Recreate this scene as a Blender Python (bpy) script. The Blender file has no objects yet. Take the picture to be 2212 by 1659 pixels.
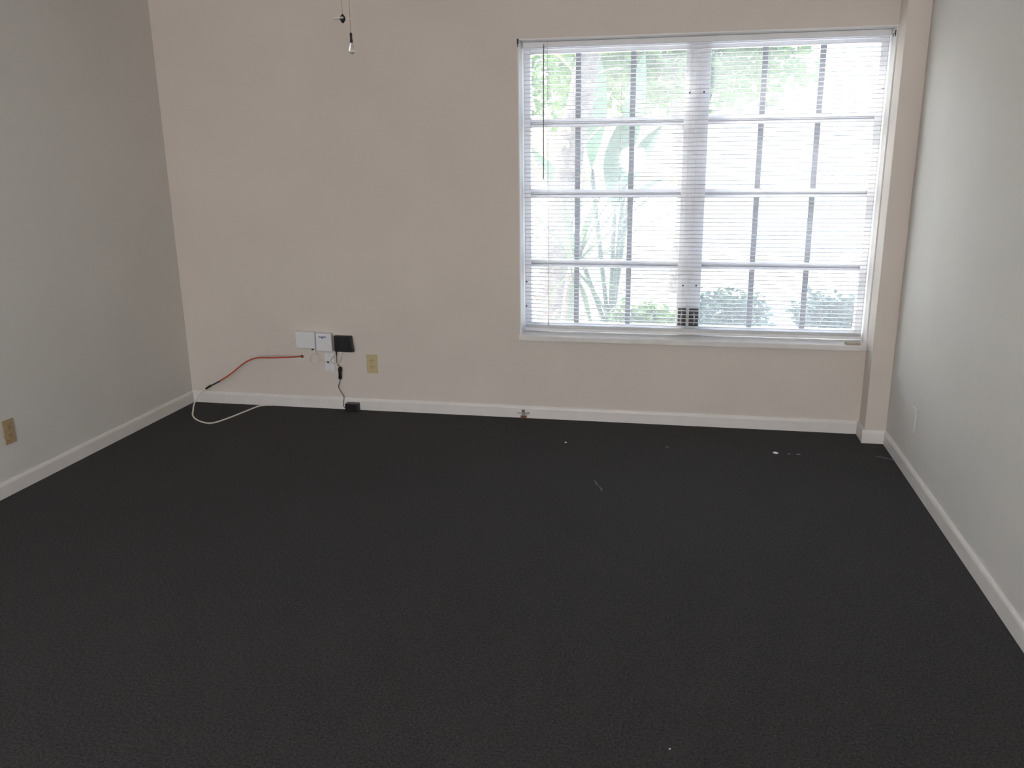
import bpy, bmesh, math, random
from mathutils import Vector, Matrix

S = bpy.context.scene
COL = S.collection
R = random.Random(7)

# ------------------------------------------------------------------ camera
H = 1.50                                   # lens height above the carpet
PITCH, ROLL, YAW, FPX = 0.2657, -0.0118, -0.1986, 1828.3
cam_d = bpy.data.cameras.new('camera')
cam_d.sensor_fit = 'HORIZONTAL'
cam_d.sensor_width = 36.0
cam_d.lens = 36.0 * FPX / 2212.0
cam_d.clip_start = 0.02
cam_d.clip_end = 200
cam = bpy.data.objects.new('camera', cam_d)
COL.objects.link(cam)
fwd = Vector((math.sin(YAW) * math.cos(PITCH), math.cos(YAW) * math.cos(PITCH), -math.sin(PITCH)))
rgt = Vector((math.cos(YAW), -math.sin(YAW), 0))
upv = rgt.cross(fwd)
r2 = math.cos(ROLL) * rgt + math.sin(ROLL) * upv
u2 = -math.sin(ROLL) * rgt + math.cos(ROLL) * upv
m = Matrix((r2, u2, -fwd)).transposed().to_4x4()
m.translation = Vector((0, 0, H))
cam.matrix_world = m
S.camera = cam

# ------------------------------------------------------------------ sky, sun, exposure
world = bpy.data.worlds.new('sky')
S.world = world
world.use_nodes = True
wn = world.node_tree.nodes
wl = world.node_tree.links
bg = wn['Background']
sky = wn.new('ShaderNodeTexSky')
sky.sky_type = 'NISHITA'
sky.sun_disc = False
sky.sun_elevation = math.radians(52)
sky.sun_rotation = math.radians(-45)
sky.air_density = 1.0
sky.dust_density = 3.0
wl.new(sky.outputs['Color'], bg.inputs['Color'])
bg.inputs['Strength'].default_value = 0.74

sun_d = bpy.data.lights.new('sun', 'SUN')
sun_d.energy = 6.5
sun_d.angle = math.radians(0.6)
sun_d.color = (1.0, 0.96, 0.9)
sun = bpy.data.objects.new('sun', sun_d)
COL.objects.link(sun)
SUN_DIR = Vector((-0.52, 0.45, 0.78)).normalized()
sun.rotation_euler = (-SUN_DIR).to_track_quat('-Z', 'Y').to_euler()
sun.location = (-4, 9, 8)

S.view_settings.view_transform = 'Standard'
S.view_settings.look = 'None'
S.view_settings.exposure = 0.9
S.view_settings.gamma = 1.0
S.view_settings.use_curve_mapping = False
S.cycles.max_bounces = 16
S.cycles.diffuse_bounces = 8
S.cycles.transparent_max_bounces = 24
S.cycles.sample_clamp_indirect = 8.0
S.cycles.use_denoising = True

# ------------------------------------------------------------------ room measures (metres)
D = 4.6825          # face of the window wall
XL, XR = -3.0135, 1.0938
YB = -3.6          # wall behind the camera
ZC = 2.44
WT = 0.22           # thickness of the outer wall
WX0, WX1, WZ0, WZ1 = -0.892, 0.9855, 0.463, 2.081
PD = 0.1516         # depth of the pilaster right of the window
BB, BT = 0.0725, 0.012


# ------------------------------------------------------------------ materials
def mat(name, color, rough=0.6, metal=0.0, noise=None, bump=None, spec=None, translucent=0.0, sheen=0.0):
    """Principled material; noise = (scale, dark factor, light factor); bump = (scale, strength, distance)."""
    mt = bpy.data.materials.new(name)
    mt.use_nodes = True
    n, l = mt.node_tree.nodes, mt.node_tree.links
    b = n['Principled BSDF']
    b.inputs['Base Color'].default_value = (*color, 1)
    b.inputs['Roughness'].default_value = rough
    b.inputs['Metallic'].default_value = metal
    if spec is not None:
        b.inputs['Specular IOR Level'].default_value = spec
    if sheen:
        b.inputs['Sheen Weight'].default_value = sheen
    tc = n.new('ShaderNodeTexCoord')
    if noise:
        t = n.new('ShaderNodeTexNoise')
        t.inputs['Scale'].default_value = noise[0]
        t.inputs['Detail'].default_value = 4
        l.new(tc.outputs['Object'], t.inputs['Vector'])
        r = n.new('ShaderNodeValToRGB')
        r.color_ramp.elements[0].position = 0.3
        r.color_ramp.elements[1].position = 0.7
        r.color_ramp.elements[0].color = (*[c * noise[1] for c in color], 1)
        r.color_ramp.elements[1].color = (*[c * noise[2] for c in color], 1)
        l.new(t.outputs['Fac'], r.inputs['Fac'])
        l.new(r.outputs['Color'], b.inputs['Base Color'])
    if bump:
        t2 = n.new('ShaderNodeTexNoise')
        t2.inputs['Scale'].default_value = bump[0]
        t2.inputs['Detail'].default_value = 3
        l.new(tc.outputs['Object'], t2.inputs['Vector'])
        bp = n.new('ShaderNodeBump')
        bp.inputs['Strength'].default_value = bump[1]
        bp.inputs['Distance'].default_value = bump[2]
        l.new(t2.outputs['Fac'], bp.inputs['Height'])
        l.new(bp.outputs['Normal'], b.inputs['Normal'])
    if translucent:
        tr = n.new('ShaderNodeBsdfTranslucent')
        tr.inputs['Color'].default_value = (*[min(1, c * 1.4) for c in color], 1)
        mx = n.new('ShaderNodeMixShader')
        mx.inputs['Fac'].default_value = translucent
        l.new(b.outputs['BSDF'], mx.inputs[1])
        l.new(tr.outputs['BSDF'], mx.inputs[2])
        l.new(mx.outputs['Shader'], n['Material Output'].inputs['Surface'])
    return mt


def veil_glass():  # pale translucent mix puts the veil of glare into the panes
    mt = bpy.data.materials.new('glare_veil_glass')
    mt.use_nodes = True
    n, l = mt.node_tree.nodes, mt.node_tree.links
    n.remove(n['Principled BSDF'])
    tp = n.new('ShaderNodeBsdfTransparent')
    tp.inputs['Color'].default_value = (0.96, 0.98, 0.97, 1)
    tl = n.new('ShaderNodeBsdfTranslucent')
    tl.inputs['Color'].default_value = (0.85, 0.88, 0.92, 1)
    gl = n.new('ShaderNodeBsdfGlossy')
    gl.inputs['Roughness'].default_value = 0.02
    tc = n.new('ShaderNodeTexCoord')
    nz = n.new('ShaderNodeTexNoise')
    nz.inputs['Scale'].default_value = 3.0
    l.new(tc.outputs['Object'], nz.inputs['Vector'])
    mr = n.new('ShaderNodeMapRange')
    mr.inputs['To Min'].default_value = 0.04
    mr.inputs['To Max'].default_value = 0.10
    l.new(nz.outputs['Fac'], mr.inputs['Value'])
    m1 = n.new('ShaderNodeMixShader')
    l.new(mr.outputs['Result'], m1.inputs['Fac'])
    l.new(tp.outputs['BSDF'], m1.inputs[1])
    l.new(tl.outputs['BSDF'], m1.inputs[2])
    m2 = n.new('ShaderNodeMixShader')
    m2.inputs['Fac'].default_value = 0.04
    l.new(m1.outputs['Shader'], m2.inputs[1])
    l.new(gl.outputs['BSDF'], m2.inputs[2])
    l.new(m2.outputs['Shader'], n['Material Output'].inputs['Surface'])
    return mt


def window_glass():
    mt = bpy.data.materials.new('clean_window_glass')
    mt.use_nodes = True
    n, l = mt.node_tree.nodes, mt.node_tree.links
    n.remove(n['Principled BSDF'])
    tp = n.new('ShaderNodeBsdfTransparent')
    gl = n.new('ShaderNodeBsdfGlossy')
    gl.inputs['Roughness'].default_value = 0.02
    mx = n.new('ShaderNodeMixShader')
    mx.inputs['Fac'].default_value = 0.06
    l.new(tp.outputs['BSDF'], mx.inputs[1])
    l.new(gl.outputs['BSDF'], mx.inputs[2])
    l.new(mx.outputs['Shader'], n['Material Output'].inputs['Surface'])
    return mt


def clear_glass():
    mt = bpy.data.materials.new('clear_glass')
    mt.use_nodes = True
    b = mt.node_tree.nodes['Principled BSDF']
    b.inputs['Base Color'].default_value = (0.97, 0.97, 0.98, 1)
    b.inputs['Roughness'].default_value = 0.02
    b.inputs['Transmission Weight'].default_value = 1.0
    b.inputs['IOR'].default_value = 1.5
    return mt


def fill_lamp_glass(color, strength):
    mt = bpy.data.materials.new('fill_lamp_glow')
    mt.use_nodes = True
    b = mt.node_tree.nodes['Principled BSDF']
    b.inputs['Base Color'].default_value = (0.9, 0.88, 0.84, 1)
    b.inputs['Emission Color'].default_value = (*color, 1)
    b.inputs['Emission Strength'].default_value = strength
    return mt


M_WALL = mat('cream_wall_paint', (0.71, 0.65, 0.60), 0.75, noise=(2.5, 0.975, 1.02), bump=(160, 0.12, 0.004))
M_SIDE = mat('side_wall_paint', (0.69, 0.675, 0.645), 0.75, noise=(2.5, 0.975, 1.02), bump=(160, 0.12, 0.004))  # side walls coloured more neutral than the cream back wall
M_CEIL = mat('ceiling_paint', (0.74, 0.72, 0.68), 0.9, bump=(120, 0.3, 0.006))
M_TRIM = mat('white_trim_paint', (0.80, 0.77, 0.75), 0.42, noise=(9, 0.96, 1.02))
M_REVEAL = mat('white_reveal_plaster', (0.84, 0.83, 0.82), 0.6, bump=(90, 0.1, 0.003))
M_CARPET = mat('charcoal_carpet', (0.048, 0.0462, 0.0475), 0.95, noise=(130, 0.5, 1.55), bump=(330, 0.9, 0.006), spec=0.1, sheen=0.06)
M_SILL = mat('white_marble_sill', (0.80, 0.78, 0.76), 0.3, noise=(14, 0.92, 1.03))
M_FRAME = mat('white_aluminium_frame', (0.78, 0.79, 0.83), 0.45, noise=(20, 0.96, 1.02))
M_MUNTIN = mat('grey_aluminium_muntin', (0.30, 0.31, 0.34), 0.5, noise=(20, 0.94, 1.03))
M_SLAT = mat('white_blind_enamel', (0.80, 0.81, 0.83), 0.45, noise=(30, 0.98, 1.01))
M_CORD = mat('white_blind_cord', (0.82, 0.81, 0.78), 0.8, noise=(300, 0.9, 1.0))
M_WAND = mat('smoked_plastic_wand', (0.22, 0.21, 0.20), 0.25, noise=(60, 0.9, 1.1))
M_GLASS = veil_glass()
M_PANE = window_glass()
M_DARK = mat('dark_metal', (0.03, 0.028, 0.03), 0.45, metal=0.4, noise=(80, 0.8, 1.2))
M_OPER = mat('dark_grey_casting', (0.05, 0.05, 0.06), 0.5, noise=(60, 0.8, 1.2))
M_WPLAST = mat('white_plastic', (0.80, 0.80, 0.84), 0.4, noise=(40, 0.98, 1.01))
M_BLUE = mat('blue_print', (0.16, 0.20, 0.42), 0.5, noise=(200, 0.9, 1.1))
M_BPLAST = mat('black_plastic', (0.010, 0.009, 0.012), 0.4, noise=(120, 0.8, 1.2))
M_BCORD = mat('black_cord_rubber', (0.02, 0.019, 0.018), 0.5, noise=(200, 0.8, 1.2))
M_IVORY = mat('ivory_plastic', (0.58, 0.47, 0.26), 0.4, noise=(40, 0.97, 1.02))
M_TAN = mat('yellowed_plastic', (0.45, 0.33, 0.19), 0.45, noise=(90, 0.8, 1.1))
M_SLOT = mat('dark_slot', (0.06, 0.045, 0.03), 0.7, noise=(100, 0.9, 1.1))
M_RED = mat('red_cable_jacket', (0.55, 0.06, 0.025), 0.45, noise=(60, 0.85, 1.1))
M_WCABLE = mat('white_cable_jacket', (0.80, 0.78, 0.72), 0.4, noise=(60, 0.96, 1.02))
M_BRASS = mat('aged_brass', (0.36, 0.28, 0.14), 0.35, metal=0.9, noise=(200, 0.8, 1.1))
M_BRONZE = mat('dark_bronze', (0.035, 0.02, 0.022), 0.35, metal=0.5, noise=(100, 0.8, 1.2))
M_STEEL = mat('worn_steel', (0.45, 0.42, 0.40), 0.4, metal=0.8, noise=(120, 0.7, 1.1))
M_RUST = mat('rusty_steel', (0.20, 0.10, 0.06), 0.8, noise=(120, 0.6, 1.3))
M_CLEAR = clear_glass()
M_FROST = mat('frosted_glass', (0.82, 0.81, 0.78), 0.35, noise=(10, 0.97, 1.02))
M_LINT = mat('white_lint', (0.85, 0.87, 0.90), 0.9, noise=(400, 0.9, 1.0))
M_GLINT = mat('grey_lint', (0.25, 0.25, 0.27), 0.9, noise=(400, 0.8, 1.1))
M_FANWHT = mat('white_fan_enamel', (0.78, 0.77, 0.74), 0.35, noise=(20, 0.98, 1.01))
M_TANBLK = mat('tan_wood', (0.42, 0.36, 0.29), 0.6, noise=(60, 0.85, 1.1))

M_GROUND = mat('pale_concrete_paving', (0.62, 0.60, 0.56), 0.85, noise=(1.2, 0.9, 1.05), bump=(40, 0.3, 0.01))
M_STUCCO = mat('white_stucco', (0.78, 0.77, 0.76), 0.85, noise=(3, 0.95, 1.02), bump=(60, 0.3, 0.01))
M_ROOF = mat('grey_roof_shingle', (0.25, 0.24, 0.24), 0.9, noise=(12, 0.7, 1.2))
M_SHADE = mat('blue_grey_window_glass', (0.30, 0.34, 0.40), 0.25, noise=(2, 0.9, 1.1))
M_LEAF = mat('green_leaf', (0.095, 0.17, 0.042), 0.5, noise=(8, 0.6, 1.3), translucent=0.45)
M_LEAF2 = mat('blue_green_leaf', (0.06, 0.11, 0.07), 0.4, noise=(5, 0.7, 1.25), translucent=0.35)
M_SPIKE = mat('grey_green_blade', (0.085, 0.125, 0.06), 0.5, noise=(6, 0.7, 1.25), translucent=0.3)
M_DRY = mat('dry_frond', (0.28, 0.22, 0.16), 0.8, noise=(8, 0.7, 1.2), translucent=0.25)
M_TRUNK = mat('palm_bark', (0.21, 0.175, 0.15), 0.9, noise=(14, 0.55, 1.25), bump=(30, 0.8, 0.03))


# ------------------------------------------------------------------ mesh helpers
def tag(o, label=None, cat=None, group=None, kind=None):
    if label:
        o['label'] = label
    if cat:
        o['category'] = cat
    if group:
        o['group'] = group
    if kind:
        o['kind'] = kind
    return o


def obj(name, bm, material, parent=None, smooth=False, bevel=0.0, seg=2):
    me = bpy.data.meshes.new(name)
    bmesh.ops.recalc_face_normals(bm, faces=bm.faces)
    if smooth:
        for f in bm.faces:
            f.smooth = True
    bm.to_mesh(me)
    bm.free()
    for mm in (material if isinstance(material, (list, tuple)) else [material]):
        me.materials.append(mm)
    o = bpy.data.objects.new(name, me)
    COL.objects.link(o)
    if bevel:
        md = o.modifiers.new('bevel', 'BEVEL')
        md.width = bevel
        md.segments = seg
        md.limit_method = 'ANGLE'
    if parent:
        o.parent = parent
        o.matrix_parent_inverse = Matrix.Translation(-parent.location) if parent.location.length else Matrix.Identity(4)
    return o


def empty(name, loc, label=None, cat=None, group=None, kind=None):
    o = bpy.data.objects.new(name, None)
    COL.objects.link(o)
    o.location = loc
    o.empty_display_size = 0.05
    return tag(o, label, cat, group, kind)


def bx(bm, x0, x1, y0, y1, z0, z1):
    v = [bm.verts.new((x, y, z)) for z in (z0, z1) for y in (y0, y1) for x in (x0, x1)]
    for f in ((0, 1, 3, 2), (4, 6, 7, 5), (0, 4, 5, 1), (2, 3, 7, 6), (0, 2, 6, 4), (1, 5, 7, 3)):
        bm.faces.new([v[i] for i in f])
    return v


def box(x0, x1, y0, y1, z0, z1):
    bm = bmesh.new()
    bx(bm, x0, x1, y0, y1, z0, z1)
    return bm


def extrude_profile(prof, a, b, axis):
    """closed 2D profile swept straight from a to b along 'x' or 'y'; prof holds (other, z)."""
    bm = bmesh.new()
    ring = []
    for s in (a, b):
        ring.append([bm.verts.new((s, p, z) if axis == 'x' else (p, s, z)) for p, z in prof])
    n = len(prof)
    for i in range(n):
        bm.faces.new((ring[0][i], ring[0][(i + 1) % n], ring[1][(i + 1) % n], ring[1][i]))
    bm.faces.new(ring[0])
    bm.faces.new(ring[1])
    return bm


def smooth_path(pts, sub=8):
    P = [Vector(p) for p in pts]
    out = []
    for i in range(len(P) - 1):
        p0, p1, p2, p3 = P[max(i - 1, 0)], P[i], P[i + 1], P[min(i + 2, len(P) - 1)]
        for k in range(sub):
            t = k / sub
            out.append(0.5 * ((2 * p1) + (p2 - p0) * t + (2 * p0 - 5 * p1 + 4 * p2 - p3) * t * t
                              + (3 * p1 - p0 - 3 * p2 + p3) * t ** 3))
    out.append(P[-1])
    return out


def tube(bm, path, r, seg=8):
    """round tube along path; r is a number or a list of radii."""
    n = len(path)
    rad = r if isinstance(r, (list, tuple)) else [r] * n
    prev = None
    rings = []
    for i, p in enumerate(path):
        t = (path[min(i + 1, n - 1)] - path[max(i - 1, 0)]).normalized()
        a = prev if prev else (Vector((0, 0, 1)) if abs(t.z) < 0.9 else Vector((1, 0, 0)))
        u = (a - t * a.dot(t)).normalized()
        w = t.cross(u)
        prev = u
        rings.append([bm.verts.new(p + rad[i] * (math.cos(2 * math.pi * k / seg) * u + math.sin(2 * math.pi * k / seg) * w))
                      for k in range(seg)])
    for a, b in zip(rings, rings[1:]):
        for k in range(seg):
            bm.faces.new((a[k], a[(k + 1) % seg], b[(k + 1) % seg], b[k]))
    bm.faces.new(rings[0])
    bm.faces.new(rings[-1])


def tube_bm(pts, r, sub=8, seg=8):
    bm = bmesh.new()
    path = smooth_path(pts, sub) if sub else [Vector(p) for p in pts]
    tube(bm, path, r, seg)
    return bm


def lathe(bm, prof, center, seg=24, axis='z'):
    """prof = (radius, height) list, revolved about an axis through center."""
    c = Vector(center)
    rings = []
    for r, h in prof:
        ring = []
        for k in range(seg):
            a = 2 * math.pi * k / seg
            if axis == 'z':
                q = Vector((r * math.cos(a), r * math.sin(a), h))
            elif axis == 'y':
                q = Vector((r * math.cos(a), h, r * math.sin(a)))
            else:
                q = Vector((h, r * math.cos(a), r * math.sin(a)))
            ring.append(bm.verts.new(c + q))
        rings.append(ring)
    for a, b in zip(rings, rings[1:]):
        for k in range(seg):
            bm.faces.new((a[k], a[(k + 1) % seg], b[(k + 1) % seg], b[k]))
    bm.faces.new(rings[0])
    bm.faces.new(rings[-1])


def lathe_bm(prof, center, seg=24, axis='z'):
    bm = bmesh.new()
    lathe(bm, prof, center, seg, axis)
    return bm


# ------------------------------------------------------------------ room shell
def struct(name, bm, m, label=None, **k):
    return tag(obj(name, bm, m, **k), label=label, kind='structure')


struct('floor', box(XL - 0.1, XR + 0.1, YB - 0.1, D + WT, -0.1, 0.0), M_CARPET, 'dark charcoal carpet covering the whole floor')
struct('ceiling', box(XL - 0.2, XR + 0.6, YB - 0.2, D + WT + 0.22, ZC, ZC + 0.15), M_CEIL)
struct('wall_left', box(XL - 0.15, XL, YB, D + WT, 0, ZC), M_SIDE)
struct('wall_right', box(XR, XR + 0.15, YB, D + WT, 0, ZC), M_SIDE)
DX0, DX1, DZ = -2.75, -0.25, 2.05           # glazed patio door added behind the camera to light the back wall
bm = bmesh.new()
bx(bm, XL, DX0, YB - 0.1, YB, 0, ZC)
bx(bm, DX1, XR, YB - 0.1, YB, 0, ZC)
bx(bm, DX0, DX1, YB - 0.1, YB, DZ, ZC)
struct('wall_rear', bm, M_SIDE)
door = empty('fill_door', (DX0, YB - 0.05, 0), 'unseen glazed patio door added to bring daylight onto the back wall', kind='structure')
bm = bmesh.new()
bx(bm, DX0, DX0 + 0.05, YB - 0.09, YB - 0.01, 0, DZ)
bx(bm, DX1 - 0.05, DX1, YB - 0.09, YB - 0.01, 0, DZ)
bx(bm, DX0 + 0.05, DX1 - 0.05, YB - 0.09, YB - 0.01, DZ - 0.05, DZ)
bx(bm, DX0 + 0.05, DX1 - 0.05, YB - 0.09, YB - 0.01, 0, 0.03)
obj('door_frame', bm, M_FRAME, door)
for a, b, yy in ((DX0 + 0.05, -1.47, YB - 0.035), (-1.53, DX1 - 0.05, YB - 0.065)):
    bm = bmesh.new()
    bx(bm, a, a + 0.05, yy - 0.012, yy + 0.012, 0.03, DZ - 0.05)
    bx(bm, b - 0.05, b, yy - 0.012, yy + 0.012, 0.03, DZ - 0.05)
    bx(bm, a + 0.05, b - 0.05, yy - 0.012, yy + 0.012, DZ - 0.10, DZ - 0.05)
    bx(bm, a + 0.05, b - 0.05, yy - 0.012, yy + 0.012, 0.03, 0.10)
    sh = obj('sash', bm, M_FRAME, door)
    obj('pane', box(a + 0.05, b - 0.05, yy - 0.003, yy + 0.003, 0.10, DZ - 0.10), M_PANE, sh)
bm = bmesh.new()
bx(bm, XL, WX0, D, D + WT, 0, ZC)
bx(bm, WX1, XR, D, D + WT, 0, ZC)
bx(bm, WX0, WX1, D, D + WT, 0, WZ0)
bx(bm, WX0, WX1, D, D + WT, WZ1, ZC)
struct('wall_back', bm, M_WALL)
struct('wall_pilaster', box(WX1, XR, D - PD, D, 0, ZC), M_WALL, 'narrow cream pilaster between the window and the right wall', bevel=0.004)


def base_profile(face, sgn):
    """board with an eased top; face = wall face coordinate, sgn = direction into the room"""
    return [(face, 0), (face + sgn * BT, 0), (face + sgn * BT, BB - 0.016), (face + sgn * (BT - 0.002), BB - 0.009),
            (face + sgn * (BT - 0.005), BB - 0.003), (face + sgn * 0.005, BB), (face, BB)]


struct('baseboard_back', extrude_profile(base_profile(D, -1), XL, WX1, 'x'), M_TRIM)
struct('baseboard_left', extrude_profile(base_profile(XL, 1), YB, D - BT, 'y'), M_TRIM)
struct('baseboard_right', extrude_profile(base_profile(XR, -1), YB, D - PD - BT, 'y'), M_TRIM)
bm = extrude_profile(base_profile(D - PD, -1), WX1 - BT, XR, 'x')
bx(bm, WX1 - BT, WX1, D - PD, D - BT, 0, BB)
struct('baseboard_pilaster', bm, M_TRIM)

# ------------------------------------------------------------------ window
win = empty('window_1', (0, D + 0.15, WZ0), kind='structure')
win['label'] = 'white double awning window of twenty-four lites in the back wall'
FY = D + 0.150                                  # front of the frame
GY = D + 0.180                                  # glass
bm = bmesh.new()                                # painted plaster lining of the opening
bx(bm, WX0, WX0 + 0.006, D + 0.001, D + WT, WZ0, WZ1)
bx(bm, WX1 - 0.006, WX1, D + 0.001, D + WT, WZ0, WZ1)
bx(bm, WX0 + 0.006, WX1 - 0.006, D + 0.001, D + WT, WZ1 - 0.006, WZ1)
obj('reveal', bm, M_REVEAL, win)
obj('window_sill', box(WX0 - 0.002, WX1 - 0.001, D - 0.030, D + WT + 0.03, WZ0 + 0.004, WZ0 + 0.034), M_SILL, win, bevel=0.004)
SZ = WZ0 + 0.034
bm = bmesh.new()                                # outer frame
bx(bm, WX0 + 0.006, WX0 + 0.042, FY, FY + 0.05, SZ, WZ1 - 0.006)
bx(bm, WX1 - 0.042, WX1 - 0.006, FY, FY + 0.05, SZ, WZ1 - 0.006)
bx(bm, WX0 + 0.042, WX1 - 0.042, FY, FY + 0.05, WZ1 - 0.062, WZ1 - 0.006)
bx(bm, WX0 + 0.042, WX1 - 0.042, FY, FY + 0.05, SZ, SZ + 0.046)
obj('window_frame', bm, M_FRAME, win, bevel=0.003)
MX0, MX1 = -0.018, 0.112
bm = bmesh.new()
bx(bm, MX0, MX1, FY - 0.006, FY + 0.05, SZ + 0.046, WZ1 - 0.062)
bx(bm, MX0 + 0.055, MX1 - 0.055, FY - 0.010, FY - 0.006, SZ + 0.046, WZ1 - 0.062)
obj('mullion', bm, M_FRAME, win, bevel=0.002)
RAILS = (1.660, 1.280, 0.888)
ZT, ZB = WZ1 - 0.062, SZ + 0.046
for gx0, gx1, muntins in ((WX0 + 0.042, MX0, (-0.588, -0.292)), (MX1, WX1 - 0.042, (0.385, 0.671))):
    for rz in RAILS:                            # meeting rails of the awning vents: two lips with a groove
        bm = bmesh.new()
        bx(bm, gx0, gx1, FY + 0.004, FY + 0.045, rz + 0.006, rz + 0.021)
        bx(bm, gx0, gx1, FY + 0.034, FY + 0.045, rz - 0.007, rz + 0.006)
        bx(bm, gx0, gx1, FY + 0.002, FY + 0.045, rz - 0.021, rz - 0.007)
        obj('sash_rail', bm, M_FRAME, win, bevel=0.0015)
    edges = [ZT] + list(RAILS) + [ZB]
    for i in range(4):
        top = edges[i] - (0.021 if i else 0)
        bot = edges[i + 1] + (0.021 if i < 3 else 0)
        pane = obj('pane', box(gx0, gx1, GY, GY + 0.003, bot, top), M_GLASS, win)
        for mx in muntins:
            obj('muntin', box(mx - 0.0145, mx + 0.0145, GY - 0.014, GY - 0.001, bot, top), M_MUNTIN, pane)
for x0, x1, s in ((MX0 + 0.010, MX0 + 0.055, -1), (MX1 - 0.058, MX1 - 0.006, 1)):   # operators of the vents
    op = obj('crank_operator', box(x0, x1, FY - 0.022, FY - 0.010, SZ + 0.048, SZ + 0.150), M_OPER, win, bevel=0.003)
    cxm = (x0 + x1) / 2
    obj('crank_handle', tube_bm([(cxm, FY - 0.023, SZ + 0.125), (cxm, FY - 0.030, SZ + 0.120), (cxm + 0.004 * s, FY - 0.032, SZ + 0.085),
                                 (cxm, FY - 0.030, SZ + 0.060)], 0.005, 6, 8), M_STEEL, op, smooth=True)
for sx, sz in ((0.008, 1.801), (0.082, 1.802), (0.014, 0.775), (0.087, 0.776)):
    obj('screw', lathe_bm([(0.0045, 0), (0.0045, -0.003), (0.002, -0.004)], (sx, FY - 0.006, sz), 12, 'y'), M_DARK, win)
for sx, sz in ((WX0 + 0.014, 0.780), (WX0 + 0.012, 0.638), (WX1 - 0.014, 1.796)):
    obj('screw', lathe_bm([(0.0045, 0), (0.0045, -0.003), (0.002, -0.004)], (sx, FY, sz), 12, 'y'), M_DARK, win)

# ------------------------------------------------------------------ mini blind
BY = D + 0.108
blind = empty('mini_blind', (0.045, BY, WZ1 - 0.008),
              'white aluminium mini blind lowered with open slats, hung inside the window opening', 'blind')
BX0, BX1 = WX0 + 0.012, WX1 - 0.010
HZ = WZ1 - 0.008
bm = bmesh.new()
bx(bm, BX0, BX1, BY - 0.0135, BY - 0.012, HZ - 0.026, HZ)
bx(bm, BX0, BX1, BY + 0.012, BY + 0.0135, HZ - 0.026, HZ)
bx(bm, BX0, BX1, BY - 0.012, BY + 0.012, HZ - 0.026, HZ - 0.0245)
bx(bm, BX0, BX1, BY - 0.016, BY - 0.0135, HZ - 0.002, HZ)
bx(bm, BX0, BX0 + 0.002, BY - 0.012, BY + 0.012, HZ - 0.0245, HZ)
bx(bm, BX1 - 0.002, BX1, BY - 0.012, BY + 0.012, HZ - 0.0245, HZ)
obj('headrail', bm, M_SLAT, blind)
PITCH_S, SLAT_W = 0.0222, 0.025
bm = bmesh.new()
TILT = math.radians(-1)


def slat(bm, z, tilt, wav):
    NX, rows = 8, []
    for j in range(5):
        s = (j / 4 - 0.5) * SLAT_W
        crown = 0.0025 * (1 - (2 * s / SLAT_W) ** 2)
        y = s * math.cos(tilt) - crown * math.sin(tilt)
        dz = s * math.sin(tilt) + crown * math.cos(tilt)
        rows.append([bm.verts.new((BX0 + 0.003 + (BX1 - BX0 - 0.006) * i / NX, BY + y,
                                   z + dz + wav * math.sin(3.1 * i / NX * math.pi + z * 9))) for i in range(NX + 1)])
    for a, b in zip(rows, rows[1:]):
        for i in range(NX):
            f = bm.faces.new((a[i], a[i + 1], b[i + 1], b[i]))
            f.smooth = True


z = HZ - 0.036
top_slat = z
while z > SZ + 0.045:
    slat(bm, z, TILT + R.uniform(-0.012, 0.012), 0.0004)
    z -= PITCH_S
for k in range(5):
    slat(bm, SZ + 0.0255 + 0.0032 * k, 0.0, 0.0002)
sl = obj('slats', bm, M_SLAT, blind)
md = sl.modifiers.new('thickness', 'SOLIDIFY')
md.thickness = 0.0008
obj('bottom_rail', box(BX0 + 0.001, BX1 - 0.001, BY - 0.0125, BY + 0.0125, SZ + 0.006, SZ + 0.024), M_SLAT, blind, bevel=0.004)
for lx in (-0.738, -0.348, 0.011, 0.399, 0.761):
    bm = bmesh.new()
    for dy in (-0.0135, 0.0135):
        tube(bm, [Vector((lx, BY + dy, HZ - 0.022)), Vector((lx, BY + dy, SZ + 0.012))], 0.0007, 5)
    obj('ladder_cord', bm, M_CORD, blind)
wand = obj('tilt_wand', tube_bm([(-0.766, BY - 0.026, HZ - 0.02), (-0.767, BY - 0.028, 1.36)], 0.0035, 0, 6), M_WAND, blind)
obj('wand_hook', tube_bm([(-0.766, BY - 0.012, HZ - 0.014), (-0.766, BY - 0.022, HZ - 0.010), (-0.766, BY - 0.026, HZ - 0.022)], 0.0015, 5, 6), M_STEEL, wand)
lc = obj('lift_cord', tube_bm([(-0.745, BY - 0.014, HZ - 0.010), (-0.745, BY - 0.024, HZ - 0.03), (-0.742, BY - 0.024, 1.3),
                               (-0.739, BY - 0.026, 0.57)], 0.0013, 6, 6), M_CORD, blind)
obj('cord_tassel', lathe_bm([(0.002, 0), (0.005, -0.012), (0.007, -0.034), (0.006, -0.037)], (-0.739, BY - 0.026, 0.572), 12), M_WPLAST, lc, smooth=True)

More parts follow.
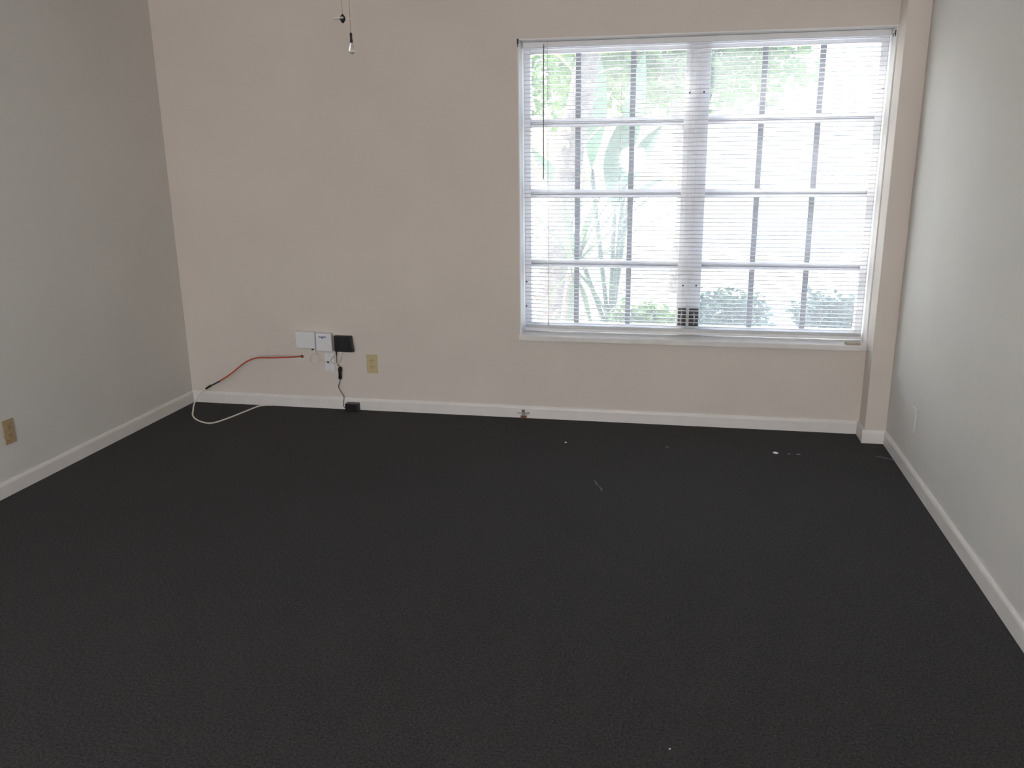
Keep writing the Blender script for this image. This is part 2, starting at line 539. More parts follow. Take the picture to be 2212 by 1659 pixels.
# small dark hooks on the wall beside the opening
for nm, x, y, z, lab in (('wall_hook', WX0 + 0.004, D, 2.062, 'small dark metal hook at the upper left corner of the window opening'),
                         ('wall_hook', WX1 - 0.006, D + 0.02, 2.045, 'small dark metal hook on the white reveal at the upper right window corner')):
    t = empty(nm, (x, y, z), lab, 'hook')
    if 'left' in lab:
        obj('plate', box(x - 0.006, x + 0.002, y - 0.003, y + 0.001, z - 0.006, z + 0.020), M_DARK, t, bevel=0.001)
        obj('hook', tube_bm([(x - 0.001, y - 0.002, z - 0.002), (x - 0.001, y - 0.012, z - 0.010), (x + 0.001, y - 0.012, z - 0.022)], 0.002, 5, 6), M_DARK, t, smooth=True)
    else:
        obj('plate', box(x - 0.003, x + 0.001, y - 0.006, y + 0.006, z - 0.014, z + 0.014), M_DARK, t, bevel=0.001)
        obj('hook', tube_bm([(x - 0.002, y, z), (x - 0.010, y, z - 0.006), (x - 0.012, y, z - 0.016)], 0.002, 5, 6), M_DARK, t, smooth=True)

t = tag(obj('sill_block', box(0.878, 0.952, D - 0.018, D + 0.022, SZ, SZ + 0.012), M_TANBLK, bevel=0.002),
        'small flat tan block lying on the sunny end of the window sill', 'block')

# ------------------------------------------------------------------ boxes and wires on the back wall
t = empty('phone_box', (-2.205, D, 0.43), 'plain white rounded plastic box on the back wall, furthest from the window', 'box')
obj('cover', box(-2.268, -2.144, D - 0.030, D - 0.006, 0.377, 0.4815), M_WPLAST, t, bevel=0.006, seg=3)
obj('back_plate', box(-2.272, -2.146, D - 0.006, D, 0.379, 0.480), M_WPLAST, t, bevel=0.001)
obj('cable_grommet', lathe_bm([(0.006, 0), (0.007, -0.006), (0.005, -0.012)], (-2.168, D - 0.016, 0.378), 12), M_BPLAST, t, smooth=True)

t = empty('network_box', (-2.083, D, 0.42), 'white plastic box with blue print near its top, between white and black boxes', 'box')
obj('cover', box(-2.133, -2.033, D - 0.040, D - 0.008, 0.366, 0.475), M_WPLAST, t, bevel=0.005, seg=3)
obj('back_plate', box(-2.136, -2.036, D - 0.008, D, 0.368, 0.473), M_WPLAST, t, bevel=0.001)
bm = bmesh.new()
bx(bm, -2.114, -2.066, D - 0.0406, D - 0.0402, 0.4515, 0.4575)
v = [bm.verts.new(q) for q in ((-2.100, D - 0.0405, 0.4505), (-2.080, D - 0.0405, 0.4505), (-2.090, D - 0.0405, 0.441))]
bm.faces.new(v)
pr = obj('printed_mark', bm, M_BLUE, t)
pr['label'] = 'blue printed bar with a small triangle'

t = empty('modem', (-1.962, D, 0.41), 'square black plastic box on the back wall beside two white boxes', 'box')
bm = box(-2.022, -1.908, D - 0.030, D - 0.004, 0.3635, 0.4615)
for v in bm.verts:                              # hangs a little out of square, wider at the foot
    if v.co.x > -1.95:
        v.co.x += 0.006 if v.co.z < 0.4 else -0.004
obj('case', bm, M_BPLAST, t, bevel=0.004, seg=3)
obj('wall_bracket', box(-2.005, -1.925, D - 0.004, D, 0.375, 0.450), M_BPLAST, t)
obj('jack', box(-1.990, -1.976, D - 0.026, D - 0.014, 0.3585, 0.3645), M_WPLAST, t)

t = empty('phone_jack', (-2.068, D, 0.29), 'white phone jack wall plate under the box with blue print', 'wall plate')
obj('plate', box(-2.103, -2.036, D - 0.007, D, 0.235, 0.348), M_WPLAST, t, bevel=0.003)
obj('socket', box(-2.085, -2.072, D - 0.010, D - 0.006, 0.286, 0.298), M_SLOT, t)
for sz in (0.248, 0.335):
    obj('screw', lathe_bm([(0.003, 0), (0.003, -0.0015)], (-2.0695, D - 0.007, sz), 10, 'y'), M_STEEL, t)

# coil of thin white wire
path = [Vector((-2.160, D - 0.018, 0.377)), Vector((-2.150, D - 0.014, 0.355)), Vector((-2.140, D - 0.010, 0.335))]
c = Vector((-2.166, D - 0.008, 0.308))
for k in range(0, 61):
    a = math.radians(40 - 360 * 3 * k / 60)
    rr = 0.030 + 0.0015 * math.sin(k * 1.7)
    path.append(c + Vector((rr * math.cos(a), 0.004 * math.sin(k * 0.9) - 0.002, rr * math.sin(a))))
path += [Vector((-2.128, D - 0.006, 0.300)), Vector((-2.112, D - 0.010, 0.306)), Vector((-2.098, D - 0.014, 0.300)), Vector((-2.080, D - 0.011, 0.292))]
tag(obj('coiled_wire', tube_bm(path, 0.0030, 3, 6), M_WCABLE, smooth=True),
    'thin white wire coiled in a ring beneath the plain white box', 'wire')
tag(obj('patch_wire', tube_bm([(-1.983, D - 0.020, 0.360), (-1.982, D - 0.022, 0.342), (-1.992, D - 0.022, 0.311), (-2.015, D - 0.022, 0.289),
                               (-2.040, D - 0.018, 0.288), (-2.060, D - 0.014, 0.300), (-2.052, D - 0.016, 0.322), (-2.036, D - 0.018, 0.334),
                               (-2.046, D - 0.016, 0.318), (-2.070, D - 0.011, 0.294)], 0.0026, 6, 6), M_WCABLE, smooth=True),
    'short looping white wire from the black box to the phone jack plate', 'wire')

# red cable with its black plug, standing off the wall
t = empty('red_cable', (-2.247, D, 0.321), 'red cable with a black end sagging from a hole in the back wall', 'cable')
RP = [(-2.247, D + 0.006, 0.321), (-2.271, D - 0.030, 0.324), (-2.320, D - 0.055, 0.325), (-2.410, D - 0.080, 0.325), (-2.494, D - 0.100, 0.325),
      (-2.562, D - 0.120, 0.300), (-2.656, D - 0.140, 0.229), (-2.726, D - 0.150, 0.185)]
obj('jacket', tube_bm(RP, 0.0042, 8, 8), M_RED, t, smooth=True)
obj('black_sleeve', tube_bm([RP[-1], (-2.760, D - 0.150, 0.167), (-2.791, D - 0.150, 0.153)], 0.0044, 6, 8), M_BCORD, t, smooth=True)
bm = bmesh.new()
tube(bm, smooth_path([(-2.788, D - 0.150, 0.154), (-2.797, D - 0.150, 0.149), (-2.806, D - 0.150, 0.144), (-2.827, D - 0.150, 0.130)], 4),
     [0.005, 0.007, 0.0085, 0.0085, 0.007, 0.006, 0.006, 0.006, 0.0065, 0.0065, 0.006, 0.006, 0.004], 10)
obj('plug', bm, M_BPLAST, t, smooth=True)
obj('grommet', lathe_bm([(0.004, -0.005), (0.009, -0.004), (0.010, 0.0)], (-2.247, D, 0.321), 14, 'y'), M_RUST, t, smooth=True)

tag(obj('white_cable', tube_bm([(-2.840, D - 0.151, 0.1205), (-2.852, D - 0.151, 0.112), (-2.873, D - 0.156, 0.092), (-2.886, D - 0.171, 0.066),
                                (-2.880, D - 0.211, 0.043), (-2.864, D - 0.250, 0.022), (-2.838, D - 0.300, 0.007), (-2.770, D - 0.370, 0.005),
                                (-2.682, D - 0.418, 0.005), (-2.632, D - 0.401, 0.005), (-2.593, D - 0.286, 0.005), (-2.566, D - 0.168, 0.005),
                                (-2.541, D - 0.060, 0.005), (-2.510, D - 0.030, 0.005), (-2.470, D - 0.020, 0.005)], 0.0045, 8, 8), M_WCABLE, smooth=True),
    'white cable looping over the carpet in front of the left corner', 'cable')

# power adapter
t = empty('power_adapter', (-1.925, D - 0.06, 0), 'black power adapter on the carpet against the baseboard, cord up to black box', 'adapter')
obj('body', box(-1.966, -1.886, D - 0.060, D - 0.014, 0.001, 0.049), M_BPLAST, t, bevel=0.004, seg=3)
CP = [(-2.016, D - 0.018, 0.366), (-2.018, D - 0.016, 0.340), (-2.017, D - 0.014, 0.289), (-2.004, D - 0.016, 0.272), (-1.999, D - 0.018, 0.255),
      (-2.003, D - 0.018, 0.188), (-2.017, D - 0.012, 0.150), (-2.018, D - 0.008, 0.132), (-2.004, D - 0.010, 0.106), (-1.987, D - 0.014, 0.080),
      (-1.990, D - 0.017, 0.050), (-1.992, D - 0.018, 0.022), (-1.978, D - 0.024, 0.012), (-1.962, D - 0.030, 0.014)]
cd = obj('cord', tube_bm(CP, 0.0021, 8, 6), M_BCORD, t, smooth=True)
obj('cord_plug', lathe_bm([(0.002, -0.030), (0.004, -0.024), (0.0045, 0.0)], (-2.016, D - 0.018, 0.364), 10), M_BPLAST, cd, smooth=True)
bm = bmesh.new()
tube(bm, [Vector((-1.9975, D - 0.018, 0.268)), Vector((-1.998, D - 0.018, 0.262)), Vector((-1.999, D - 0.018, 0.245)), Vector((-2.0005, D - 0.018, 0.238)),
          Vector((-2.001, D - 0.018, 0.215)), Vector((-2.002, D - 0.018, 0.198)), Vector((-2.003, D - 0.018, 0.190))],
     [0.006, 0.0115, 0.0125, 0.0095, 0.0095, 0.011, 0.006], 14)
obj('ferrite_bead', bm, M_BPLAST, t, smooth=True)


# ------------------------------------------------------------------ outlets
def outlet(name, c, axis, face_mat, label, cat, w=0.067, h=0.115):
    """duplex outlet; c = centre on the wall; axis 'y' faces -Y, 'x' faces +X"""
    t = empty(name, c, label, cat)

    def place(bm):
        if axis == 'x':
            for v in bm.verts:
                v.co = Vector((-v.co.y, v.co.x, v.co.z))
        for v in bm.verts:
            v.co += Vector(c)
        return bm
    obj('plate', place(box(-w / 2, w / 2, -0.006, 0, -h / 2, h / 2)), face_mat, t, bevel=0.003)
    for s in (1, -1):
        bm = bmesh.new()
        pts = []
        for k in range(28):                     # rounded face with flat top and bottom
            a = 2 * math.pi * k / 28
            pts.append((0.0172 * math.cos(a), max(-0.0135, min(0.0135, 0.0172 * math.sin(a))) + s * 0.0195))
        lo = [bm.verts.new((x, -0.0055, z)) for x, z in pts]
        hi = [bm.verts.new((x, -0.0085, z)) for x, z in pts]
        bm.faces.new(hi)
        for k in range(28):
            bm.faces.new((lo[k], lo[(k + 1) % 28], hi[(k + 1) % 28], hi[k]))
        rc = obj('receptacle', place(bm), face_mat, t)
        bm = bmesh.new()
        bx(bm, -0.0080, -0.0055, -0.0089, -0.0084, s * 0.0195 - 0.001, s * 0.0195 + 0.008)
        bx(bm, 0.0055, 0.0080, -0.0089, -0.0084, s * 0.0195 - 0.0005, s * 0.0195 + 0.0075)
        lathe(bm, [(0.0026, -0.0084), (0.0026, -0.0089)], (0, 0, s * 0.0195 - 0.0075), 12, 'y')
        obj('slots', place(bm), M_SLOT, rc)
    obj('screw', place(lathe_bm([(0.003, -0.006), (0.003, -0.0075)], (0, 0, 0), 12, 'y')), M_STEEL, t)
    return t


outlet('duplex_outlet', (-1.798, D, 0.291), 'y', M_IVORY, 'ivory duplex outlet on the back wall beside the black box', 'outlet')
outlet('duplex_outlet', (XL, 3.186, 0.290), 'x', M_TAN, 'yellowed tan duplex outlet on the left wall above the baseboard', 'outlet')
t = empty('blank_plate', (XR, 4.042, 0.287), 'wall plate painted over in wall colour on the right wall', 'wall plate')
obj('plate', box(XR - 0.009, XR, 4.005, 4.078, 0.229, 0.345), M_SIDE, t, bevel=0.003)
for sz in (0.262, 0.312):
    obj('screw', lathe_bm([(0.003, -0.009), (0.003, -0.0105)], (XR, 4.042, sz), 10, 'x'), M_SIDE, t)

# small metal fitting on the baseboard below the window
bxx = -0.872
t = empty('baseboard_bracket', (bxx, D - BT, 0.03), 'small rusty metal bracket with side arms on the white baseboard', 'bracket')
obj('stem', box(bxx - 0.008, bxx + 0.008, D - BT - 0.012, D - BT, 0.002, 0.052), M_STEEL, t, bevel=0.002)
for s in (-1, 1):
    obj('arm', tube_bm([(bxx + s * 0.006, D - BT - 0.010, 0.034), (bxx + s * 0.020, D - BT - 0.012, 0.031), (bxx + s * 0.036, D - BT - 0.012, 0.036)],
                       0.0032, 4, 8), M_STEEL, t, smooth=True)
obj('screw', lathe_bm([(0.005, 0), (0.005, -0.004), (0.002, -0.005)], (bxx - 0.002, D - BT - 0.012, 0.047), 12, 'y'), M_DARK, t)
obj('foot', box(bxx - 0.016, bxx + 0.018, D - BT - 0.016, D - BT, 0.001, 0.016), M_RUST, t, bevel=0.002)


# ------------------------------------------------------------------ ceiling fan and its two pull chains
FX, FYC = -0.98, 2.46
fan = empty('ceiling_fan', (FX, FYC, ZC), 'white five-blade ceiling fan with a frosted glass bowl, pull chains below it', 'ceiling fan')
obj('canopy', lathe_bm([(0.09, -0.035), (0.095, -0.03), (0.095, 0)], (FX, FYC, ZC), 28), M_FANWHT, fan, smooth=True)
obj('motor_housing', lathe_bm([(0.03, -0.155), (0.09, -0.15), (0.12, -0.125), (0.12, -0.06), (0.10, -0.035), (0.02, -0.034)], (FX, FYC, ZC), 32), M_FANWHT, fan, smooth=True)
obj('switch_housing', lathe_bm([(0.052, -0.195), (0.055, -0.15)], (FX, FYC, ZC), 24), M_FANWHT, fan, smooth=True)
for k in range(5):
    a = 2 * math.pi * k / 5 + 0.3
    rot = Matrix.Rotation(a, 3, 'Z') @ Matrix.Rotation(math.radians(11), 3, 'X')
    bm = bmesh.new()
    out = [(0.17, -0.050), (0.40, -0.064), (0.60, -0.066), (0.645, -0.05), (0.66, 0), (0.645, 0.05), (0.60, 0.066), (0.40, 0.064), (0.17, 0.050)]
    lo = [bm.verts.new((x, y, -0.003)) for x, y in out]
    hi = [bm.verts.new((x, y, 0.003)) for x, y in out]
    bm.faces.new(lo)
    bm.faces.new(hi)
    for i in range(len(out)):
        j = (i + 1) % len(out)
        bm.faces.new((lo[i], lo[j], hi[j], hi[i]))
    for v in bm.verts:
        v.co = rot @ v.co + Vector((FX, FYC, ZC - 0.135))
    bl = obj('blade', bm, M_FANWHT, fan)
    bm = box(0.085, 0.22, -0.016, 0.016, -0.009, -0.003)
    for v in bm.verts:
        v.co = rot @ v.co + Vector((FX, FYC, ZC - 0.135))
    obj('blade_arm', bm, M_FANWHT, bl)
obj('light_bowl', lathe_bm([(0.004, -0.262), (0.05, -0.256), (0.09, -0.238), (0.112, -0.212), (0.115, -0.194), (0.05, -0.193)], (FX, FYC, ZC), 32),
    M_FROST, fan, smooth=True)


def bead_chain(bm, x, y, z0, z1, r=0.0012, step=0.0042):
    n = int((z0 - z1) / step)
    for i in range(n + 1):
        mtx = Matrix.Translation((x, y, z0 - i * step))
        bmesh.ops.create_icosphere(bm, subdivisions=1, radius=r, matrix=mtx)
    tube(bm, [Vector((x, y, z0)), Vector((x, y, z1))], r * 0.4, 4)


cx, cy = -0.991, 2.50
ZH = ZC - 0.192
t = empty('pull_chain', (cx, cy, 1.882), 'shorter thin pull chain ending in a tiny white four-bladed fan', 'pull chain')
bm = bmesh.new()
bead_chain(bm, cx, cy, ZH, 1.893)
obj('chain', bm, M_BRASS, t)
fob = obj('fan_fob', lathe_bm([(0.001, 0.012), (0.003, 0.011), (0.006, 0.007), (0.0075, 0.003), (0.0085, 0.001), (0.0085, -0.004), (0.006, -0.006),
                               (0.004, -0.010), (0.001, -0.012)], (cx, cy, 1.883), 18), M_DARK, t, smooth=True)
for k in range(4):
    a = math.pi / 2 * k + 0.25
    bm = bmesh.new()
    pts = [(0.007, -0.0035), (0.024, -0.0052), (0.0275, -0.003), (0.028, 0.0), (0.0275, 0.003), (0.024, 0.0052), (0.007, 0.0035)]
    rot = Matrix.Rotation(a, 3, 'Z') @ Matrix.Rotation(math.radians(14), 3, 'X')
    lo = [bm.verts.new(rot @ Vector((x, y, -0.0008)) + Vector((cx, cy, 1.883))) for x, y in pts]
    hi = [bm.verts.new(rot @ Vector((x, y, 0.0008)) + Vector((cx, cy, 1.883))) for x, y in pts]
    bm.faces.new(lo)
    bm.faces.new(hi)
    for i in range(len(pts)):
        j = (i + 1) % len(pts)
        bm.faces.new((lo[i], lo[j], hi[j], hi[i]))
    obj('fob_blade', bm, M_FANWHT, fob)

cx, cy = -0.9685, 2.50
t = empty('pull_chain', (cx, cy, 1.84), 'longer pull chain with a dark cap holding a clear glass teardrop', 'pull chain')
bm = bmesh.new()
bead_chain(bm, cx, cy, ZH, 1.843)
obj('chain', bm, M_BRASS, t)
obj('fob_cap', lathe_bm([(0.001, 0.003), (0.0034, 0.002), (0.0038, -0.004), (0.0032, -0.011), (0.0042, -0.019), (0.0044, -0.022), (0.002, -0.023)],
                        (cx, cy, 1.8415), 16), M_BRONZE, t, smooth=True)
obj('glass_drop', lathe_bm([(0.001, -0.0225), (0.0036, -0.0235), (0.0044, -0.028), (0.0066, -0.036), (0.0086, -0.043), (0.0092, -0.047),
                            (0.0084, -0.0515), (0.0058, -0.0545), (0.0025, -0.0562), (0.0003, -0.0566)], (cx, cy, 1.8415), 24), M_CLEAR, t, smooth=True)


# ------------------------------------------------------------------ floor lamp added behind the camera to brighten the back wall
LX, LY = -0.75, -3.1
lamp = empty('fill_lamp', (LX, LY, 0), 'unseen floor lamp with a frosted globe, added to brighten the back wall', 'lamp')
obj('base', lathe_bm([(0.14, 0.001), (0.14, 0.012), (0.10, 0.022), (0.02, 0.030), (0.013, 0.05)], (LX, LY, 0), 28), M_DARK, lamp, smooth=True)
obj('pole', lathe_bm([(0.012, 0.03), (0.012, 1.18), (0.05, 1.20), (0.055, 1.225)], (LX, LY, 0), 16), M_DARK, lamp, smooth=True)
obj('globe', lathe_bm([(0.05, 1.225)] + [(0.19 * math.sin(t_), 1.40 - 0.19 * math.cos(t_)) for t_ in [0.35 + 0.2 * k for k in range(14)]] + [(0.003, 1.5898)],
                      (LX, LY, 0), 32), fill_lamp_glass((1.0, 0.93, 0.89), 92.0), lamp, smooth=True)


# ------------------------------------------------------------------ specks on the carpet
def scrap(name, x, y, lx, ly, m, lab, cat='lint', rz=0.0):
    bm = bmesh.new()
    bmesh.ops.create_icosphere(bm, subdivisions=2, radius=1.0)
    q = Matrix.Rotation(rz, 3, 'Z')
    for v in bm.verts:
        k = 1 + R.uniform(-0.25, 0.25)
        w = Vector((v.co.x * lx * k, v.co.y * ly * k, max(-0.15, v.co.z) * min(lx, ly) * 0.5))
        v.co = q @ w + Vector((x, y, 0.0006))
    return tag(obj(name, bm, m, smooth=True), lab, cat)


scrap('lint_speck', -0.570, 4.274, 0.006, 0.008, M_LINT, 'white speck alone on the carpet in front of the baseboard bracket')
scrap('lint_speck', -0.034, 4.287, 0.010, 0.006, M_GLINT, 'faint grey speck on the carpet below the window mullion')
scrap('lint_speck', 0.514, 4.284, 0.013, 0.012, M_LINT, 'largest and brightest white speck on the carpet by the right corner')
scrap('lint_speck', 0.580, 4.280, 0.007, 0.005, M_GLINT, 'tiny grey speck just right of the brightest white speck')
scrap('lint_speck', 0.627, 4.281, 0.012, 0.007, M_GLINT, 'grey lint flake last in the row nearest the right baseboard')
scrap('lint_speck', 0.022, 1.917, 0.0025, 0.003, M_LINT, 'tiny white speck alone on the carpet close to the camera')
bm = bmesh.new()
for k in range(7):
    f = k / 6
    x, y = -0.362 + 0.050 * f + R.uniform(-0.003, 0.003), 3.755 - 0.125 * f
    bmesh.ops.create_icosphere(bm, subdivisions=1, radius=0.0026 + 0.0014 * (k % 3),
                               matrix=Matrix.Translation((x, y, 0.0008)) @ Matrix.Diagonal((1, 1.5, 0.4, 1)))
    if k:
        tube(bm, [Vector((px, py, 0.001)), Vector((x, y, 0.001))], 0.0009, 5)
    px, py = x, y
tag(obj('lint_strand', bm, M_GLINT), 'short slanting strand of grey lint in the middle of the carpet', 'lint')
tag(obj('thread', tube_bm([(1.010, 4.315, 0.002), (1.030, 4.300, 0.003), (1.055, 4.285, 0.003), (1.078, 4.262, 0.003)], 0.0016, 6, 5), M_GLINT, smooth=True),
    'pale loose thread on the carpet at the right baseboard', 'thread')

# ------------------------------------------------------------------ outdoors
GZ = -0.12
struct('ground', box(-30, 30, -40, 45, GZ - 0.2, GZ), M_GROUND, 'pale paving outside the window')


def leaf_cloud(n, c, rad, size, rnd, shell=0.35):
    """folded leaf quads scattered in an ellipsoid"""
    bm = bmesh.new()
    for _ in range(n):
        while True:
            v = Vector((rnd.uniform(-1, 1), rnd.uniform(-1, 1), rnd.uniform(-1, 1)))
            if shell < v.length < 1:
                break
        lump = 0.82 + 0.18 * math.sin(5 * v.x + 1) * math.cos(4 * v.z) * math.sin(4 * v.y + 2)
        p = Vector(c) + Vector((v.x * rad[0], v.y * rad[1], v.z * rad[2])) * lump
        d = Vector((rnd.uniform(-1, 1), rnd.uniform(-1, 1), rnd.uniform(-0.9, 0.4))).normalized()
        w = d.cross(Vector((rnd.uniform(-1, 1), rnd.uniform(-1, 1), rnd.uniform(-1, 1)))).normalized()
        nn = d.cross(w)
        s = size * rnd.uniform(0.6, 1.3)
        a, b = bm.verts.new(p), bm.verts.new(p + d * s)
        e, f = bm.verts.new(p + d * s * 0.45 + w * s * 0.24 + nn * s * 0.08), bm.verts.new(p + d * s * 0.45 - w * s * 0.24 + nn * s * 0.08)
        bm.faces.new((a, e, b))
        bm.faces.new((a, b, f))
    return bm


def blade(bm, base, tip, width, droop, n=8, fold=0.25, wide_at=0.35):
    """a strap or pointed leaf from base to tip, arching by droop"""
    base, tip = Vector(base), Vector(tip)
    ax = (tip - base)
    side = ax.cross(Vector((0, 0, 1)))
    side = side.normalized() if side.length > 1e-4 else Vector((1, 0, 0))
    nrm = side.cross(ax).normalized()
    rows = []
    for i in range(n + 1):
        f = i / n
        w = width * (math.sin(math.pi * min(1, f / wide_at) / 2) if f < wide_at else max(0.02, 1 - ((f - wide_at) / (1 - wide_at)) ** 1.6))
        p = base + ax * f + Vector((0, 0, droop * math.sin(math.pi * f)))
        rows.append([bm.verts.new(p - side * w / 2 + nrm * w * fold), bm.verts.new(p), bm.verts.new(p + side * w / 2 + nrm * w * fold)])
    for a, b in zip(rows, rows[1:]):
        for k in (0, 1):
            bm.faces.new((a[k], a[k + 1], b[k + 1], b[k]))


def tree(name, base, h, r, crown_c, crown_r, n, size, label, m=M_LEAF, seed=1):
    rnd = random.Random(seed)
    t = empty(name, base, label, 'tree')
    b = Vector(base)
    top = Vector(crown_c)
    bm = bmesh.new()
    pth = smooth_path([b - Vector((0, 0, 0.05)), b + Vector((0.05, 0, h * 0.4)), b + (top - b) * 0.8, top], 5)
    tube(bm, pth, [r * (1.1 - 0.75 * i / (len(pth) - 1)) for i in range(len(pth))], 10)
    for k in range(6):
        a = k * 1.05 + rnd.random()
        s = b + (top - b) * (0.6 + 0.06 * k)
        e = top + Vector((math.cos(a) * crown_r[0] * 0.7, math.sin(a) * crown_r[1] * 0.7, rnd.uniform(-0.4, 0.5) * crown_r[2]))
        pp = smooth_path([s, (s + e) / 2 + Vector((0, 0, 0.15)), e], 4)
        tube(bm, pp, [r * 0.45 * (1 - 0.8 * i / (len(pp) - 1)) for i in range(len(pp))], 6)
    obj('trunk', bm, M_TRUNK, t, smooth=True)
    obj('foliage', leaf_cloud(n, crown_c, crown_r, size, rnd), m, t)
    return t


# palm with a leaning trunk close to the glass on the left
t = empty('palm_tree', (-1.10, D + 2.5, GZ), 'leaning palm trunk with old frond stubs behind the left window panes', 'palm')
pth = smooth_path([(-1.12, D + 2.5, GZ - 0.05), (-1.06, D + 2.5, 0.6), (-0.96, D + 2.5, 1.3), (-0.80, D + 2.5, 2.2), (-0.66, D + 2.5, 3.1)], 8)
bm = bmesh.new()
tube(bm, pth, [0.125 - 0.04 * i / len(pth) + (0.010 if i % 2 else 0) for i in range(len(pth))], 14)
obj('trunk', bm, M_TRUNK, t, smooth=True)
bm = bmesh.new()
for i in range(34):
    f = R.uniform(0.03, 0.9)
    p = pth[int(f * (len(pth) - 1))]
    a = R.uniform(0, 2 * math.pi)
    o = Vector((math.cos(a), math.sin(a), 0))
    blade(bm, p + o * 0.07, p + o * R.uniform(0.2, 0.42) + Vector((0, 0, R.uniform(0.05, 0.32))), 0.05, 0.03, 5)
obj('frond_stubs', bm, M_DRY, t)
top = pth[-1]
for k in range(13):
    a = 2 * math.pi * k / 13 + 0.2
    L = R.uniform(1.2, 1.6)
    e = top + Vector((math.cos(a) * L, math.sin(a) * L, R.uniform(-0.75, 0.2)))
    bm = bmesh.new()
    spine = smooth_path([top, (top + e) / 2 + Vector((0, 0, 0.35)), e], 9)
    tube(bm, spine, 0.010, 5)
    for i in range(2, len(spine)):
        dr = (spine[i] - spine[i - 1]).normalized()
        sd = dr.cross(Vector((0, 0, 1))).normalized()
        for s in (-1, 1):
            ll = 0.42 * math.sin(math.pi * (0.15 + 0.8 * i / len(spine)))
            blade(bm, spine[i], spine[i] + sd * s * ll + dr * ll * 0.6 - Vector((0, 0, ll * 0.35)), 0.035, 0.02, 4)
    obj('frond', bm, M_LEAF, t)

# clump of sword-shaped leaves in front of it
t = empty('yucca', (-0.84, D + 1.75, GZ), 'spiky clump of long grey-green sword leaves fanning out below the left panes', 'plant')
heart = Vector((-0.80, D + 1.75, 0.62))
obj('stem', tube_bm([(-0.90, D + 1.75, GZ - 0.03), (-0.86, D + 1.75, 0.2), heart], 0.055, 5, 10), M_TRUNK, t, smooth=True)
bm = bmesh.new()
for tx, ty, tz in ((0.02, -0.1, 1.12), (-0.18, 0.2, 1.2), (-0.45, 0.0, 1.28), (-0.58, 0.3, 1.3), (-0.30, -0.3, 1.05), (0.0, 0.3, 1.35), (-0.12, 0.1, 1.55),
                   (-0.72, 0.0, 1.42), (-0.95, 0.2, 1.25), (-1.2, 0.1, 1.1), (-0.62, -0.2, 1.18), (-0.36, 0.25, 1.46), (-1.3, -0.2, 0.75), (-0.3, 0.0, 0.84),
                   (-0.45, -0.25, 0.2), (-0.62, -0.1, 0.05), (-0.98, 0.0, 0.02), (-1.15, 0.2, 0.12), (-0.2, 0.1, 0.35), (-0.8, -0.4, 0.1), (-0.86, -0.5, 1.1)):
    p = heart + Vector((R.uniform(-0.03, 0.03), R.uniform(-0.03, 0.03), R.uniform(-0.05, 0.05)))
    blade(bm, p, (tx, heart.y + ty, tz), R.uniform(0.045, 0.065), 0.05, 9, 0.2)
obj('sword_leaves', bm, M_SPIKE, t)

# broad-leaved plant
t = empty('banana_plant', (-0.60, D + 3.0, GZ), 'tall plant with broad blue-green pointed leaves behind the left panes', 'plant')
bm = bmesh.new()
bl = bmesh.new()
for bx_, by_, bz_, tx, ty, tz, w in ((-0.62, 3.25, 0.95, -0.50, 2.70, 1.82, 0.27), (-0.84, 3.3, 1.35, -0.76, 2.9, 2.35, 0.24), (-0.48, 3.3, 1.2, -0.20, 2.85, 1.72, 0.18),
                                     (-0.52, 3.2, 1.35, -0.36, 2.8, 2.30, 0.20), (-1.05, 3.2, 0.9, -1.32, 2.8, 1.55, 0.24), (-0.55, 3.3, 0.95, -0.08, 2.9, 1.30, 0.16)):
    tube(bm, smooth_path([(-0.62, D + 3.0, GZ - 0.03), (bx_ * 0.5 - 0.31, D + 3.0 + (by_ - 3) * 0.4, (GZ + bz_) / 2), (bx_, D + by_, bz_)], 5), 0.022, 7)
    blade(bl, (bx_, D + by_, bz_), (tx, D + ty, tz), w, 0.06, 10, 0.15, 0.45)
obj('leaf_stalk', bm, M_LEAF2, t, smooth=True)
obj('broad_leaves', bl, M_LEAF2, t)

tree('shade_tree', (-0.02, D + 5.6, GZ), 3.0, 0.13, (-0.20, D + 5.5, 2.9), (2.0, 1.5, 1.2), 5200, 0.17,
     'leafy tree whose bright green crown hangs across the top of the window', M_LEAF, 3)
tree('garden_tree', (-3.6, D + 10, GZ), 3.4, 0.16, (-3.6, D + 10, 3.3), (2.2, 2.0, 2.0), 2600, 0.26,
     'round green tree standing far behind the palm trunk', M_LEAF, 5)


tree('shading_oak', (-4.6, D + 3.4, GZ), 4.2, 0.20, (-3.1, D + 2.3, 4.75), (1.15, 1.0, 0.9), 3200, 0.17,  # out-of-view tree added to keep sun off the left panes
     'unseen tall oak added left of the window to shade the left panes', M_LEAF, 9)


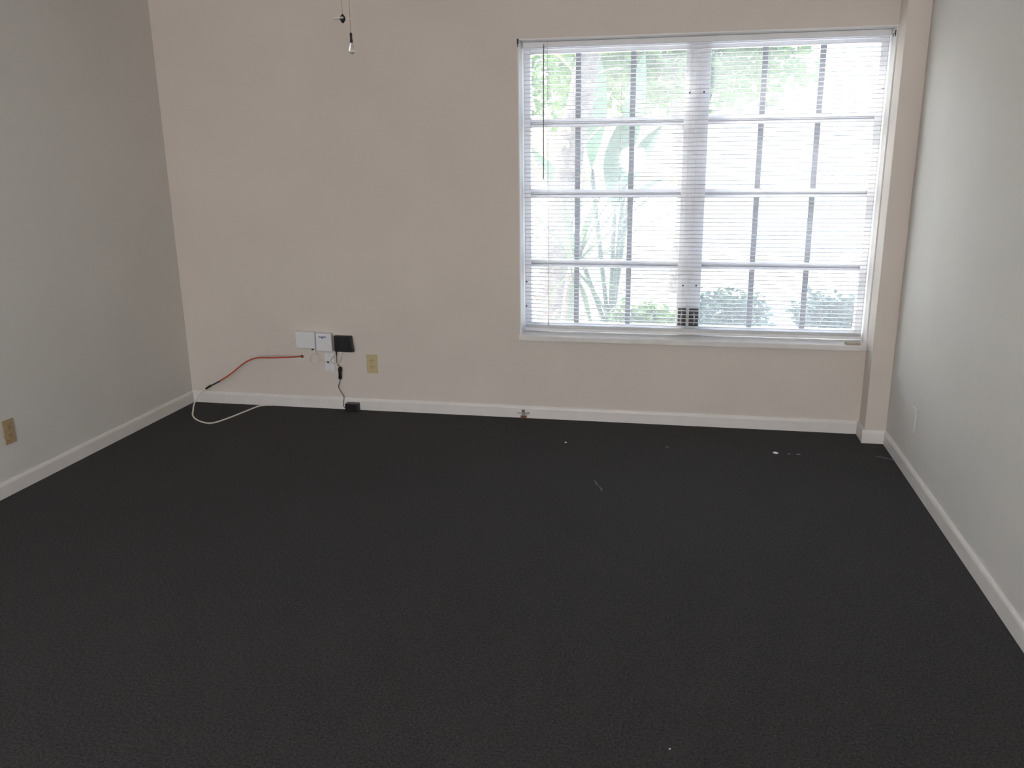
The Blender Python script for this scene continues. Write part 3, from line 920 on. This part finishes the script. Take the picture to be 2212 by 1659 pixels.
def shrub(x, y, rx, rz_, n, label, m, seed):
    rnd = random.Random(seed)
    t = empty('shrub', (x, y, GZ), label, 'shrub')
    bm = bmesh.new()
    for k in range(7):
        a = k * 0.9
        tube(bm, smooth_path([(x, y, GZ - 0.02), (x + 0.3 * rx * math.cos(a), y + 0.2 * rx * math.sin(a), GZ + rz_ * 0.6),
                              (x + 0.6 * rx * math.cos(a), y + 0.5 * rx * math.sin(a), GZ + rz_ * 1.2)], 3), 0.010, 5)
    obj('stems', bm, M_TRUNK, t)
    obj('foliage', leaf_cloud(n, (x, y, GZ + rz_ * 0.95), (rx, rx * 0.7, rz_), 0.09, rnd, 0.2), m, t)


shrub(-0.30, D + 2.4, 0.36, 0.24, 700, 'low green shrub beside the palm, under the left window unit', M_LEAF, 11)
shrub(0.42, D + 2.9, 0.46, 0.26, 800, 'low blue-green shrub behind the lower right panes near the mullion', M_LEAF2, 12)
shrub(1.35, D + 3.4, 0.42, 0.20, 700, 'low pale shrub behind the lower right corner of the window', M_LEAF2, 13)

# neighbouring white house across the paving
hs = empty('house', (4.2, D + 11, GZ), 'white stucco house across the paving behind the right window panes', 'house')
obj('wall', box(0.3, 9.0, D + 11, D + 16, GZ, 2.75), M_STUCCO, hs)
bm = bmesh.new()
y0, y1, ym = D + 10.4, D + 16.6, D + 13.5
v = [bm.verts.new(q) for q in ((-0.2, y0, 2.72), (9.5, y0, 2.72), (9.5, y1, 2.72), (-0.2, y1, 2.72), (2.2, ym, 3.9), (7.6, ym, 3.9),
                               (-0.2, y0, 2.62), (9.5, y0, 2.62), (9.5, y1, 2.62), (-0.2, y1, 2.62))]
for f in ((0, 1, 5, 4), (1, 2, 5), (2, 3, 4, 5), (3, 0, 4), (0, 6, 7, 1), (1, 7, 8, 2), (2, 8, 9, 3), (3, 9, 6, 0), (6, 9, 8, 7)):
    bm.faces.new([v[i] for i in f])
obj('roof', bm, M_ROOF, hs)
for wx in (0.62, 4.6):
    w = obj('window', box(wx - 0.05, wx + 0.53, D + 10.96, D + 11.02, 1.28, 1.98), M_STUCCO, hs, bevel=0.01)
    obj('pane', box(wx, wx + 0.48, D + 10.945, D + 10.965, 1.33, 1.93), M_SHADE, w)
